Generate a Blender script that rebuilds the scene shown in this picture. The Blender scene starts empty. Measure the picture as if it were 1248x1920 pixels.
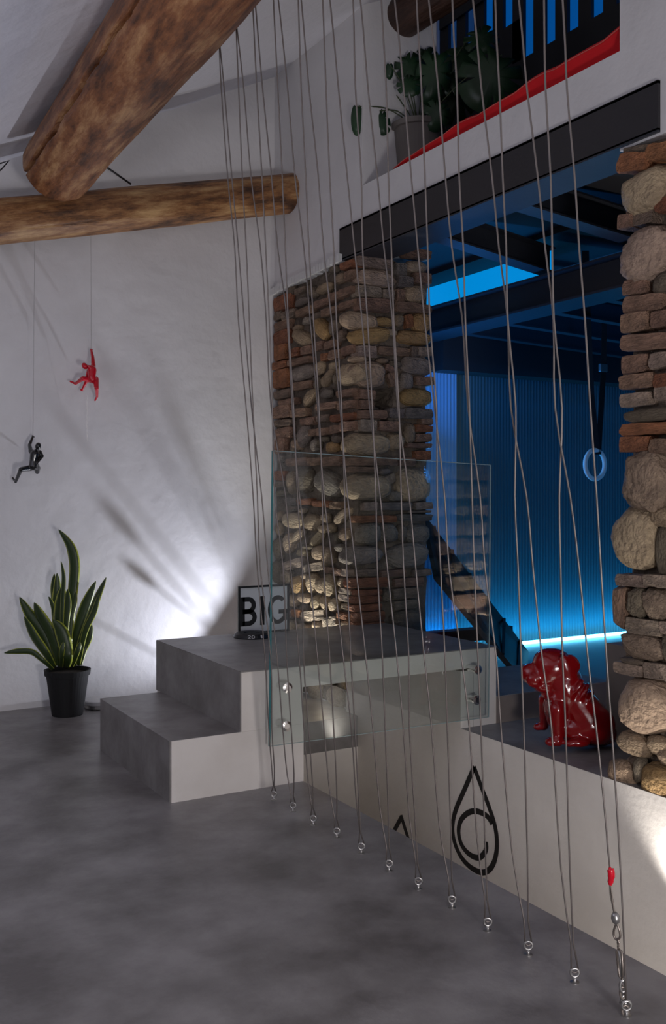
import bpy, bmesh, math, random
from mathutils import Vector, Matrix, noise
random.seed(7)
C = bpy.context.scene.collection
S = 1.2                       # metres per unit: all plan figures below are in eye heights (1.2 m)
F = 1824.0; CX = 624.0; CY = 928.0
FW = Vector((0.5, 0.8660254, 0)); RT = Vector((0.8660254, -0.5, 0)); UP = Vector((0, 0, 1))

# ------------------------------------------------------------------ camera
cam = bpy.data.cameras.new('camera'); co = bpy.data.objects.new('camera', cam); C.objects.link(co)
co.location = (0, 0, S); co.rotation_euler = (math.pi/2, 0, -math.pi/6)
cam.sensor_fit = 'VERTICAL'; cam.sensor_height = 36; cam.sensor_width = 36
cam.lens = F/1920*36; cam.shift_y = -(960-CY)/1920; cam.clip_start = .05; cam.clip_end = 100
bpy.context.scene.camera = co

# ------------------------------------------------------------------ world, lights, exposure
def P(x, y, h): return Vector((x*S, y*S, (h+1)*S))       # h is measured from the eye
W = bpy.data.worlds.new('world'); bpy.context.scene.world = W; W.use_nodes = True
W.node_tree.nodes['Background'].inputs[0].default_value = (.64, .61, .66, 1)
W.node_tree.nodes['Background'].inputs[1].default_value = .29
vs = bpy.context.scene.view_settings
vs.view_transform = 'Standard'; vs.look = 'None'; vs.gamma = 1; vs.use_curve_mapping = False; vs.exposure = 0

def light(kind, name, loc, target, energy, col, **k):
    l = bpy.data.lights.new(name, kind); l.energy = energy; l.color = col
    for a, v in k.items(): setattr(l, a, v)
    o = bpy.data.objects.new(name, l); C.objects.link(o); o.location = loc
    o.rotation_euler = (target-loc).to_track_quat('-Z', 'Y').to_euler(); return o
light('AREA', 'low_front_light', P(.80, -.5, -.70), P(1.45, 4.4, .5), 36, (.98, .94, .95), shape='DISK', size=.5)
light('AREA', 'right_fill_light', P(1.9, -1.6, .35), P(1.3, 3.0, -.5), 6, (1, .93, .87), shape='RECTANGLE', size=1.2, size_y=1.2)  # added soft fill from behind on the right, no visible source
light('AREA', 'upper_fill_light', P(-.2, -2.0, 1.0), P(1.2, 4.6, 1.6), 14, (.86, .86, 1), shape='RECTANGLE', size=2.4, size_y=2.0)  # added fill from high behind the camera, no visible source
light('AREA', 'ceiling_wash_light', P(-.75, 2.2, -.1), P(-.75, 2.25, 2), 24, (.88, .88, 1), shape='DISK', size=.9)  # added wash to lift the ceiling, no visible source
light('AREA', 'stairwell_light', P(1.72, 1.9, -1.75), P(2.3, 2.5, -1.2), 5, (1, .93, .87), shape='RECTANGLE', size=2.0, size_y=.4)
LA = P(2.20, 4.30, -.93)
light('SPOT', 'wall_uplight', LA, P(1.30, 4.66, -.1), 62, (.84, .87, 1), spot_size=math.radians(108), spot_blend=.9, shadow_soft_size=.011)
light('SPOT', 'stone_uplight', P(2.235, 4.12, -.97), P(2.335, 4.08, -.2), 44, (1, .95, .88), spot_size=math.radians(84), spot_blend=.7, shadow_soft_size=.02)
light('SPOT', 'stairwell_uplight', P(2.20, 1.90, -1.24), P(2.52, 2.06, -.2), 18, (1, .95, .9), spot_size=math.radians(82), spot_blend=.8, shadow_soft_size=.03)
BL = (.02, .30, 1.0)
light('AREA', 'blue_strip_light', P(4.1, 4.50, -.86), P(4.1, 4.58, 0), 9, (.0, .42, 1), shape='RECTANGLE', size=2.9, size_y=.05)
light('AREA', 'blue_corner_light', P(2.88, 4.15, .15), P(3.2, 3.4, .95), 15, BL, shape='DISK', size=.3)
light('AREA', 'blue_side_light', P(4.4, 2.9, -.7), P(3.9, 3.5, .9), 5, BL, shape='DISK', size=.5)
light('SPOT', 'pier_uplight', P(2.90, 2.36, -.86), P(2.90, 2.2, -.3), 60, (1, .92, .84), spot_size=math.radians(75), spot_blend=.6, shadow_soft_size=.02)
light('AREA', 'blue_mezzanine_light', P(4.4, 2.4, 1.9), P(3.6, 3.4, 1.6), 4, BL, shape='DISK', size=.4)
light('AREA', 'blue_floor_light', P(3.6, 2.6, .7), P(3.5, 3.1, -.9), 2.2, (.0, .35, 1), shape='DISK', size=.4)

# ------------------------------------------------------------------ helpers
def ray(px, py): return FW + RT*((px-CX)/F) + UP*((CY-py)/F)
def atZ(px, py, z):
    r = ray(px, py)*z; return P(r.x, r.y, r.z)
def onX(px, py, X):
    r = ray(px, py); return atZ(px, py, X/r.x)
def onY(px, py, Y):
    r = ray(px, py); return atZ(px, py, Y/r.y)
def onH(px, py, h):
    r = ray(px, py); return atZ(px, py, h/r.z)
def onPlane(px, py, p0, n):
    o = Vector((0, 0, S)); d = ray(px, py); return o + d*((p0-o).dot(n)/d.dot(n))

def nodes(name):
    m = bpy.data.materials.new(name); m.use_nodes = True
    nt = m.node_tree; return m, nt, nt.nodes['Principled BSDF']
def mat(name, col, rough=.6, metal=0, bump=0, bscale=20, col2=None, nscale=5, emit=None, estr=1, coat=0, detail=6, objcol=False, dist=.02):
    m, nt, b = nodes(name); N = nt.nodes.new; L = nt.links.new
    b.inputs['Base Color'].default_value = (*col, 1); b.inputs['Roughness'].default_value = rough; b.inputs['Metallic'].default_value = metal
    b.inputs['Coat Weight'].default_value = coat
    tc = N('ShaderNodeTexCoord')
    if col2 is not None or objcol:
        n = N('ShaderNodeTexNoise'); n.inputs['Scale'].default_value = nscale; n.inputs['Detail'].default_value = detail; n.inputs['Roughness'].default_value = .6
        L(tc.outputs['Object'], n.inputs['Vector'])
        r = N('ShaderNodeValToRGB'); r.color_ramp.elements[0].position = .36; r.color_ramp.elements[1].position = .64
        r.color_ramp.elements[0].color = (*col, 1); r.color_ramp.elements[1].color = (*(col2 or col), 1)
        L(n.outputs['Fac'], r.inputs[0])
        out = r.outputs[0]
        if objcol:
            oi = N('ShaderNodeObjectInfo'); mx = N('ShaderNodeMix'); mx.data_type = 'RGBA'; mx.blend_type = 'MULTIPLY'; mx.inputs[0].default_value = 1
            L(out, mx.inputs[6]); L(oi.outputs['Color'], mx.inputs[7]); out = mx.outputs[2]
        L(out, b.inputs['Base Color'])
    if bump:
        n2 = N('ShaderNodeTexNoise'); n2.inputs['Scale'].default_value = bscale; n2.inputs['Detail'].default_value = 8
        bp = N('ShaderNodeBump'); bp.inputs['Strength'].default_value = bump; bp.inputs['Distance'].default_value = dist
        L(tc.outputs['Object'], n2.inputs['Vector']); L(n2.outputs['Fac'], bp.inputs['Height']); L(bp.outputs[0], b.inputs['Normal'])
    if emit: b.inputs['Emission Color'].default_value = (*emit, 1); b.inputs['Emission Strength'].default_value = estr
    return m

M = {}
M['plaster'] = mat('white_plaster', (.70, .69, .70), .85, bump=.25, bscale=9, col2=(.76, .75, .76), nscale=2, dist=.03)
M['ceil'] = mat('ceiling_plaster', (.68, .68, .74), .85, bump=.5, bscale=3.2, dist=.05)
M['rough_plaster'] = mat('trowelled_plaster', (.72, .68, .63), .5, bump=.22, bscale=45, dist=.008, col2=(.80, .76, .71), nscale=3)
M['conc'] = mat('polished_cement', (.15, .138, .135), .40, bump=.08, bscale=30, col2=(.32, .305, .30), nscale=3.0, detail=9)
M['conc2'] = mat('cement_step', (.19, .175, .165), .45, bump=.08, bscale=30, col2=(.31, .295, .285), nscale=5, detail=9)
M['riser'] = mat('cement_side', (.70, .655, .61), .6, bump=.06, bscale=14, col2=(.78, .74, .70), nscale=3)
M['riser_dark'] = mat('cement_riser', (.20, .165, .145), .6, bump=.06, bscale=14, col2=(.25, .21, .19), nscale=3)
M['steel'] = mat('grey_steel', (.042, .040, .045), .5, .3, bump=.05, bscale=60)
M['dsteel'] = mat('dark_steel', (.05, .055, .07), .42, .5, bump=.05, bscale=60)
M['black'] = mat('black_plastic', (.012, .012, .013), .45)
M['dark'] = mat('dark_boards', (.02, .02, .024), .6)
M['cable'] = mat('wire_rope', (.20, .175, .165), .45, .6)
M['chrome'] = mat('brushed_chrome', (.8, .79, .77), .2, 1)
M['galv'] = mat('galvanised', (.42, .41, .40), .35, .9)
M['rust'] = mat('aged_wire', (.30, .26, .23), .4, .8)
M['red'] = mat('red_lacquer', (.24, .002, .004), .16, coat=.6, bump=.12, bscale=16, dist=.01)
M['redgloss'] = mat('red_resin', (.62, .004, .02), .25, coat=.4)
M['blackgloss'] = mat('black_resin', (.010, .011, .012), .2, coat=.5)
M['cloth'] = mat('red_fabric', (.62, .006, .012), .85, bump=.3, bscale=60, dist=.005)
M['seam'] = mat('cloth_seam', (.62, .12, .10), .8)
M['paint'] = mat('black_paint', (.010, .009, .009), .6)
M['paper'] = mat('white_paper', (.72, .72, .72), .5)
M['white'] = mat('white_enamel', (.7, .7, .7), .4)
M['potdk'] = mat('black_pot', (.007, .007, .008), .75)
M['potgrey'] = mat('taupe_pot', (.15, .135, .125), .6, bump=.1)
M['soil'] = mat('soil', (.03, .022, .016), .95, bump=.6, bscale=60)
M['mon'] = mat('monstera_leaf', (.010, .034, .014), .38, col2=(.018, .055, .022), nscale=8)
M['stem'] = mat('green_stem', (.05, .07, .03), .5)
M['ring'] = mat('ring_wood', (.9, .84, .76), .45, bump=.05)
M['strap'] = mat('black_webbing', (.008, .008, .009), .8, bump=.2, bscale=200, dist=.002)
M['mortar'] = mat('mortar', (.10, .078, .060), .95, bump=1, bscale=26, col2=(.21, .165, .125), nscale=7, dist=.03)
M['brick'] = mat('old_brick', (.62, .60, .58), .9, bump=.7, bscale=11, col2=(1.28, 1.22, 1.16), nscale=1.9, objcol=True, dist=.12)
M['stone'] = mat('river_stone', (.60, .56, .52), .8, bump=.6, bscale=9, col2=(1.18, 1.12, 1.02), nscale=1.5, objcol=True, dist=.10)
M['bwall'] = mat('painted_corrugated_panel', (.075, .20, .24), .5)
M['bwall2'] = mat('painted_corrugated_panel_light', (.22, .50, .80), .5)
M['bfloor'] = mat('resin_floor', (.22, .24, .26), .35, bump=.05)
M['led'] = mat('led_strip', (.1, .4, .9), .5, emit=(.12, .62, 1), estr=12)
M['panel'] = mat('blue_wall_glow', (.02, .2, .5), .5, emit=(.0, .235, .62), estr=1.0)  # wall lit blue, its light put in as emission
M['slat_glow'] = mat('dim_blue_wall_glow', (.02, .15, .5), .5, emit=(.0, .055, .22), estr=1.0)
M['bplaster'] = mat('blue_room_plaster', (.5, .5, .52), .8)
def mk_wood(name, a, b, c):
    m, nt, bs = nodes(name); N = nt.nodes.new; L = nt.links.new
    tc = N('ShaderNodeTexCoord'); mp = N('ShaderNodeMapping'); mp.inputs['Scale'].default_value = (10, 10, 2.4); L(tc.outputs['Object'], mp.inputs[0])
    n = N('ShaderNodeTexNoise'); n.inputs['Scale'].default_value = 1.3; n.inputs['Detail'].default_value = 10; n.inputs['Roughness'].default_value = .72; L(mp.outputs[0], n.inputs['Vector'])
    r = N('ShaderNodeValToRGB'); e = r.color_ramp.elements; e[0].position = .37; e[0].color = (*a, 1); e[1].position = .50; e[1].color = (*b, 1)
    x = e.new(.66); x.color = (*c, 1); L(n.outputs['Fac'], r.inputs[0]); L(r.outputs[0], bs.inputs['Base Color'])
    mp2 = N('ShaderNodeMapping'); mp2.inputs['Scale'].default_value = (26, 26, 3); L(tc.outputs['Object'], mp2.inputs[0])
    n2 = N('ShaderNodeTexNoise'); n2.inputs['Scale'].default_value = 1.5; n2.inputs['Detail'].default_value = 8; L(mp2.outputs[0], n2.inputs['Vector'])
    bp = N('ShaderNodeBump'); bp.inputs['Strength'].default_value = .8; bp.inputs['Distance'].default_value = .012
    L(n2.outputs['Fac'], bp.inputs['Height']); L(bp.outputs[0], bs.inputs['Normal']); bs.inputs['Roughness'].default_value = .5
    return m
M['wood'] = mk_wood('old_log_wood', (.07, .025, .010), (.25, .092, .032), (.52, .29, .13))
M['wood2'] = mk_wood('old_small_log_wood', (.06, .024, .010), (.28, .125, .045), (.56, .34, .15))
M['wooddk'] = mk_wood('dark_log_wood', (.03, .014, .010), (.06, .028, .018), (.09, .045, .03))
def mk_leaf():
    m, nt, bs = nodes('variegated_leaf'); N = nt.nodes.new; L = nt.links.new
    uv = N('ShaderNodeUVMap'); sp = N('ShaderNodeSeparateXYZ'); L(uv.outputs[0], sp.inputs[0])
    n = N('ShaderNodeTexNoise'); n.inputs['Scale'].default_value = 9; L(uv.outputs[0], n.inputs[0])
    ad = N('ShaderNodeMath'); ad.operation = 'MULTIPLY_ADD'; L(n.outputs['Fac'], ad.inputs[0]); ad.inputs[1].default_value = .16; L(sp.outputs[0], ad.inputs[2])
    r = N('ShaderNodeValToRGB'); e = r.color_ramp.elements; e[0].position = .74; e[0].color = (.03, .055, .015, 1); e[1].position = .86; e[1].color = (.42, .46, .06, 1)
    L(ad.outputs[0], r.inputs[0]); L(r.outputs[0], bs.inputs['Base Color']); bs.inputs['Roughness'].default_value = .4
    return m
M['leaf'] = mk_leaf()
def mk_glass():
    m, nt, bs = nodes('clear_glass'); N = nt.nodes.new; L = nt.links.new
    nt.nodes.remove(bs); out = [x for x in nt.nodes if x.type == 'OUTPUT_MATERIAL'][0]
    t = N('ShaderNodeBsdfTransparent'); t.inputs[0].default_value = (.93, .96, .955, 1)
    g = N('ShaderNodeBsdfGlossy'); g.inputs['Roughness'].default_value = .0; fr = N('ShaderNodeFresnel'); fr.inputs[0].default_value = 1.5
    mu = N('ShaderNodeMath'); mu.operation = 'MULTIPLY'; mu.inputs[1].default_value = 1.15; L(fr.outputs[0], mu.inputs[0])
    mx = N('ShaderNodeMixShader'); L(mu.outputs[0], mx.inputs[0]); L(t.outputs[0], mx.inputs[1]); L(g.outputs[0], mx.inputs[2]); L(mx.outputs[0], out.inputs[0])
    return m
M['glass'] = mk_glass()
M['edge'] = mat('glass_edge', (.03, .20, .22), .15)

class MB:
    def __init__(s): s.v = []; s.f = []; s.uv = None
    def add(s, vs, fs):
        k = len(s.v); s.v += [Vector(v) for v in vs]; s.f += [tuple(i+k for i in f) for f in fs]; return s
    def box(s, a, b):
        (x0, y0, z0), (x1, y1, z1) = a, b
        x0, x1 = sorted((x0, x1)); y0, y1 = sorted((y0, y1)); z0, z1 = sorted((z0, z1))
        return s.add([(x0,y0,z0),(x1,y0,z0),(x1,y1,z0),(x0,y1,z0),(x0,y0,z1),(x1,y0,z1),(x1,y1,z1),(x0,y1,z1)],
                     [(0,3,2,1),(4,5,6,7),(0,1,5,4),(1,2,6,5),(2,3,7,6),(3,0,4,7)])
    def B(s, x0, x1, y0, y1, h0, h1): return s.box(P(x0, y0, h0), P(x1, y1, h1))
    def tube(s, pts, r, n=8, cap=True, closed=False):
        pts = [Vector(p) for p in pts]; m = len(pts); rr = r if isinstance(r, (list, tuple)) else [r]*m
        k = len(s.v); prev = None
        for i, p in enumerate(pts):
            if closed: d = pts[(i+1) % m]-pts[i-1]
            else: d = pts[min(i+1, m-1)]-pts[max(i-1, 0)]
            d.normalize()
            if prev is None: u = d.orthogonal().normalized()
            else: u = (prev - d*prev.dot(d)).normalized()
            prev = u; w = d.cross(u)
            for j in range(n):
                a = 2*math.pi*j/n; s.v.append(p+(u*math.cos(a)+w*math.sin(a))*rr[i])
        for i in range(m if closed else m-1):
            for j in range(n):
                a = k+i*n+j; b = k+i*n+(j+1) % n; c = k+((i+1) % m)*n+(j+1) % n; d2 = k+((i+1) % m)*n+j
                s.f.append((a, b, c, d2))
        if cap and not closed:
            s.f.append(tuple(k+j for j in reversed(range(n)))); s.f.append(tuple(k+(m-1)*n+j for j in range(n)))
        return s
    def lathe(s, c, prof, n=32, axis=Vector((0, 0, 1))):
        c = Vector(c); axis = Vector(axis).normalized(); u = axis.orthogonal().normalized(); w = axis.cross(u); k = len(s.v)
        for r, z in prof:
            for j in range(n):
                a = 2*math.pi*j/n; s.v.append(c+axis*z+(u*math.cos(a)+w*math.sin(a))*r)
        for i in range(len(prof)-1):
            for j in range(n):
                s.f.append((k+i*n+j, k+i*n+(j+1) % n, k+(i+1)*n+(j+1) % n, k+(i+1)*n+j))
        s.f.append(tuple(k+j for j in reversed(range(n)))); s.f.append(tuple(k+(len(prof)-1)*n+j for j in range(n)))
        return s
    def mesh(s, name):
        me = bpy.data.meshes.new(name); me.from_pydata([tuple(v) for v in s.v], [], s.f); me.update(); return me
    def build(s, name, m, parent=None, smooth=False, bevel=0, origin=None):
        me = s.mesh(name)
        if m: me.materials.append(m)
        o = bpy.data.objects.new(name, me); C.objects.link(o)
        if origin is not None:
            me.transform(Matrix.Translation(-Vector(origin)-(parent.location if False else Vector()))); o.location = origin
        if bevel:
            bm = bmesh.new(); bm.from_mesh(me); bmesh.ops.bevel(bm, geom=bm.edges[:], offset=bevel, segments=2, affect='EDGES', profile=.6); bm.to_mesh(me); bm.free()
        if smooth: me.polygons.foreach_set('use_smooth', [True]*len(me.polygons))
        if parent is not None: put(o, parent)
        return o
def put(o, parent):
    o.parent = parent
    # parts are written in room coordinates: take the thing's origin off (things and parts are unrotated)
    base = Vector(); p = parent
    while p is not None: base += p.location; p = p.parent
    o.location = o.location - base
def thing(name, label, cat, loc=(0, 0, 0), group=None):
    o = bpy.data.objects.new(name, None); C.objects.link(o); o.location = loc; o.empty_display_size = .1
    o['label'] = label; o['category'] = cat
    if group: o['group'] = group
    return o
def tag(o, label, cat, group=None):
    o['label'] = label; o['category'] = cat
    if group: o['group'] = group
    return o
def struct(o): o['kind'] = 'structure'; return o
def box(x0, x1, y0, y1, h0, h1, name, m, parent=None, bevel=0): return MB().B(x0, x1, y0, y1, h0, h1).build(name, m, parent, bevel=bevel)
def bez(pts, n):
    """Catmull-Rom through points (lists of equal length)"""
    out = []; q = [pts[0]]+list(pts)+[pts[-1]]
    for i in range(len(pts)-1):
        a, b, c, d = [Vector(x) for x in q[i:i+4]]
        for k in range(n):
            t = k/n; out.append(.5*((2*b)+(c-a)*t+(2*a-5*b+4*c-d)*t*t+(3*b-a-3*c+d)*t**3))
    out.append(Vector(pts[-1])); return out
def orient(o, p0): pass

# ------------------------------------------------------------------ the setting
XW = 2.33; XB = 2.74                                   # room face and back face of the thick stone wall
fl = MB().B(-1.5, 1.61, -2.4, 4.66, -1.14, -1).B(1.61, XW, 3.76, 4.66, -1.14, -1)
struct(fl.build('floor', M['conc']))
struct(box(1.61, 2.30, -2.4, 3.76, -2.45, -2.40, 'floor_stairwell', M['conc']))
struct(MB().B(1.56, 1.61, -2.4, 3.76, -2.45, -1.14).B(1.56, 2.33, 3.76, 3.81, -2.45, -1.14).build('wall_stairwell', M['riser']))
# low white wall under the opening
lw = MB().B(2.30, 2.36, -2.4, 3.0, -2.45, -.9005).B(2.30, 2.36, 3.0, 3.86, -2.45, -.68)
struct(lw.build('wall_low', M['rough_plaster']))
box(2.3015, 3.3, 1.2, 3.0, -.96, -.9, 'threshold', M['conc2']); struct(bpy.data.objects['threshold']); bpy.data.objects['threshold'].name = 'trim_1'
struct(box(-1.5, 5.5, 4.66, 4.9, -1.14, 3.7, 'wall_back', M['plaster']))
struct(box(-1.6, -1.5, -2.4, 4.9, -1.14, 2.4, 'wall_left', M['conc']))
# thick right-hand wall: solid towards the camera, above the beam, with the niche left open
rw = MB()
rw.B(XW, XB, -2.4, 1.62, -.903, 2.45)                 # beyond the right pier, out of view
rw.B(XW, XB, 1.62, 2.218, 1.09, 2.45)                 # over the right pier
rw.B(XW, XB, 2.218, 3.764, 1.255, 1.408)              # parapet between steel and sill
rw.B(XW, XB, 3.764, 3.96, 1.255, 2.45)
rw.B(XW, XB, 3.96, 4.66, 1.10, 2.45)
rw.B(XW, XB, 2.055, 2.218, 1.10, 1.255) if False else None
struct(rw.build('wall_right', M['plaster']))
tr = MB(); n = 26
for i in range(n):                                     # ragged plaster lip over the stonework
    y0 = 3.93+(4.655-3.93)*i/n; y1 = 3.93+(4.655-3.93)*(i+1)/n; z = 1.108-.034*i/n+random.uniform(-.004, .004)
    tr.B(2.300, 2.34, y0, y1+.002, z-.012, z+.024)
struct(tr.build('trim_2', M['white'], bevel=0))
# ceiling: slopes up towards the right wall
def hc(x): return 2.23-.487*(2.33-x)
me = MB(); nx, ny = 40, 60; 
for i in range(nx+1):
    for j in range(ny+1):
        x = -1.5+(2.45+1.5)*i/nx; y = -2.4+7.1*j/ny
        me.v.append(P(x, y, hc(x)+.012*noise.noise(Vector((x*2.1, y*1.1, 3)))+.008*math.sin(x*17+noise.noise(Vector((x, y, 0)))*3)*.4))
for i in range(nx):
    for j in range(ny): a = i*(ny+1)+j; me.f.append((a, a+1, a+ny+2, a+ny+1))
me.B(-1.5, 2.45, -2.4, 4.7, 2.6, 2.65)
o = me.build('ceiling', M['ceil'], smooth=True); struct(o)

# blue room beyond the opening
struct(box(2.36, 5.5, 1.2, 4.66, -1.0, -.905, 'floor_inner', M['bfloor']))
struct(box(5.5, 5.6, 1.0, 4.9, -1.1, 3.7, 'wall_inner_end', M['bplaster']))
struct(box(XB, 5.6, .9, 1.0, -1.1, 3.7, 'wall_inner_near', M['bplaster']))
struct(box(XB-.3, 5.6, .9, 4.9, 3.65, 3.75, 'ceiling_inner', M['dark']))
# corrugated far wall, two panels
def corr(x0, x1, y, h0, h1, name, m, pitch=.024, amp=.0028):
    b = MB(); k = int((x1-x0)/pitch*4); pts = []
    for i in range(k+1):
        x = x0+(x1-x0)*i/k; pts.append((x, y-amp*(1 if (i % 4) in (0, 1) else -1)))
    for i, (x, yy) in enumerate(pts): b.v += [P(x, yy, h0), P(x, yy, h1)]
    for i in range(k): b.f.append((2*i, 2*i+2, 2*i+3, 2*i+1))
    kk = len(b.v); b.v += [P(x0, y+.03, h0), P(x1, y+.03, h0), P(x1, y+.03, h1), P(x0, y+.03, h1)]; b.f.append((kk, kk+3, kk+2, kk+1))
    return b.build(name, m)
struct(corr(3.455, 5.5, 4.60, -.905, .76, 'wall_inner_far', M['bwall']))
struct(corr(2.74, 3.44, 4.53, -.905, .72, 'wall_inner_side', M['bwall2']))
tag(MB().B(2.8, 5.45, 4.505, 4.52, -.903, -.885).build('led_strip', M['led']), 'glowing blue light strip along the foot of the corrugated wall', 'light strip')

# ------------------------------------------------------------------ cement steps and landing
st = thing('cement_steps', 'grey polished cement steps and landing crossing to the stone opening', 'stairs', P(1.125, 3.0, -1))
s1 = MB().B(1.125, 1.39, 3.0, 3.77, -1, -.800); s1.build('step', M['conc2'], st)
def veneer(x0, x1, y0, y1, h0, h1, name, m): return MB().B(x0, x1, y0, y1, h0, h1).build(name, m, st)
veneer(1.375, 1.61, 3.0, 3.826, -1, -.600, 'landing_block', M['riser'])
veneer(1.61, 2.474, 3.0, 3.826, -.672, -.600, 'landing_slab', M['riser'])
veneer(2.362, 2.474, 3.0, 3.42, -.905, -.672, 'landing_end', M['riser'])
t1 = MB(); t1.B(1.372, 2.476, 2.997, 3.829, -.600, -.5965); t1.build('landing_top', M['conc2'], st)
veneer(1.370, 1.375, 3.0, 3.826, -.80, -.60, 'riser', M['conc2'])
veneer(1.120, 1.125, 3.0, 3.77, -1, -.80, 'riser', M['conc2'])
veneer(1.125, 1.611, 2.996, 3.0, -1, -.80, 'side_face', M['riser'])
veneer(2.474, 3.1, 3.0, 3.5, -.905, -.794, 'inner_step', M['conc2'])
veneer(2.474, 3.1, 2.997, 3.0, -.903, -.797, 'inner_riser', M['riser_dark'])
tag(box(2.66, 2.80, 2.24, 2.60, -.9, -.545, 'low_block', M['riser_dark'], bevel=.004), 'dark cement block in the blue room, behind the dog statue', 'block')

# ------------------------------------------------------------------ masonry
def brick_mesh(seed):
    bm = bmesh.new(); bmesh.ops.create_cube(bm, size=1); bmesh.ops.subdivide_edges(bm, edges=bm.edges[:], cuts=3, use_grid_fill=True)
    for v in bm.verts:
        c = v.co.copy(); q = Vector((abs(c.x), abs(c.y), abs(c.z)))
        e = sum(1 for t in q if t > .49)
        if e >= 2: v.co *= .965 if e == 2 else .925
        d = noise.noise_vector(c*2.2+Vector((seed*9.1, 0, 0))); v.co += Vector((d.x*.05, d.y*.05, d.z*.11))
    m = bpy.data.meshes.new('brick'); bm.to_mesh(m); bm.free(); m.materials.append(M['brick']); return m
def stone_mesh(seed, sub=3):
    bm = bmesh.new(); bmesh.ops.create_icosphere(bm, subdivisions=sub, radius=.5)
    for v in bm.verts:
        n = v.co.normalized()
        s = 1+.17*noise.noise(n*1.1+Vector((seed*7.3, 0, 0)))+.07*noise.noise(n*2.6+Vector((0, seed*3.3, 0)))
        q = Vector((math.copysign(abs(n.x)**.78, n.x), math.copysign(abs(n.y)**.78, n.y), math.copysign(abs(n.z)**.82, n.z)))
        v.co = q*.5*s
    m = bpy.data.meshes.new('stone'); bm.to_mesh(m); bm.free(); m.materials.append(M['stone'])
    m.polygons.foreach_set('use_smooth', [True]*len(m.polygons)); return m
def rubble_mesh(seed):
    m = stone_mesh(seed, 4); m.name = 'stone'
    for v in m.vertices:
        n = Vector(v.co).normalized(); v.co = Vector(v.co)*(1+.10*noise.noise(n*7+Vector((seed, 0, 0)))+.05*noise.noise(n*15))
    return m
BR = [brick_mesh(i) for i in range(8)]; ST = [stone_mesh(i) for i in range(12)]; RB = [rubble_mesh(i) for i in range(3)]
TINT = {'b': (.37, .235, .165), 'r': (.36, .145, .075), 'o': (.42, .185, .085), 'p': (.46, .36, .29), 'g': (.27, .235, .21),
        's': (.36, .27, .19), 'l': (.50, .39, .28), 'y': (.44, .29, .13), 'k': (.20, .165, .125), 'q': (.30, .23, .175)}
def place(parent, plane, kind, tint, x0, y0, x1, y1, ang=0, proud=0):
    """one brick or stone seen in the photograph, put at its place on the wall face"""
    xc, yc = (x0+x1)/2, (y0+y1)/2
    if plane == 'X': f = lambda a, b: onX(a, b, XW); nrm = Vector((-1, 0, 0))
    else: f = lambda a, b: onY(a, b, 3.815); nrm = Vector((0, -1, 0))
    c = f(xc, yc); w = (f(x1, yc)-f(x0, yc)); w = Vector((w.x, w.y, 0)).length; h = (f(xc, y0)-f(xc, y1)).length
    jit = random.uniform(-.006, .010)+proud
    if kind == 'b': mesh = random.choice(BR); d = .085; off = d/2-.024-jit; w *= 1.0; h *= 1.03
    else: mesh = random.choice(ST if kind == 's' else RB); d = min(max(min(w, h)*.95, .06), .17); off = d*.12-jit; w *= 1.06; h *= 1.06
    o = bpy.data.objects.new('brick' if kind == 'b' else 'stone', mesh); C.objects.link(o)
    o.location = c-nrm*off; o.scale = (w, d, h)
    rz = 0 if plane == 'Y' else -math.pi/2
    o.rotation_euler = (0, math.radians(ang+random.uniform(-1.2, 1.2)), rz)
    t = TINT[tint]; k = random.uniform(.85, 1.15); o.color = (t[0]*k, t[1]*k*random.uniform(.96, 1.04), t[2]*k, 1)
    put(o, parent); return o
def core(parent, x0, x1, y0, y1, h0, h1, hole=None):
    b = MB(); bm = bmesh.new(); a = P(x0, y0, h0); c = P(x1, y1, h1)
    bmesh.ops.create_cube(bm, size=1)
    for v in bm.verts: v.co = Vector((a[i]+(c[i]-a[i])*(v.co[i]+.5) for i in range(3)))
    bmesh.ops.subdivide_edges(bm, edges=bm.edges[:], cuts=38, use_grid_fill=True)
    for v in bm.verts:
        d = noise.noise_vector(v.co*11)*.012+noise.noise_vector(v.co*30)*.006; v.co += d
        if hole and (v.co.y < y0*S+.03):
            q = Vector((v.co.x-hole[0].x, v.co.z-hole[0].z)).length
            if q < hole[1]: v.co.y += .16
    m = bpy.data.meshes.new('mortar'); bm.to_mesh(m); bm.free(); m.materials.append(M['mortar'])
    o = bpy.data.objects.new('mortar', m); C.objects.link(o); put(o, parent); return o

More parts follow.
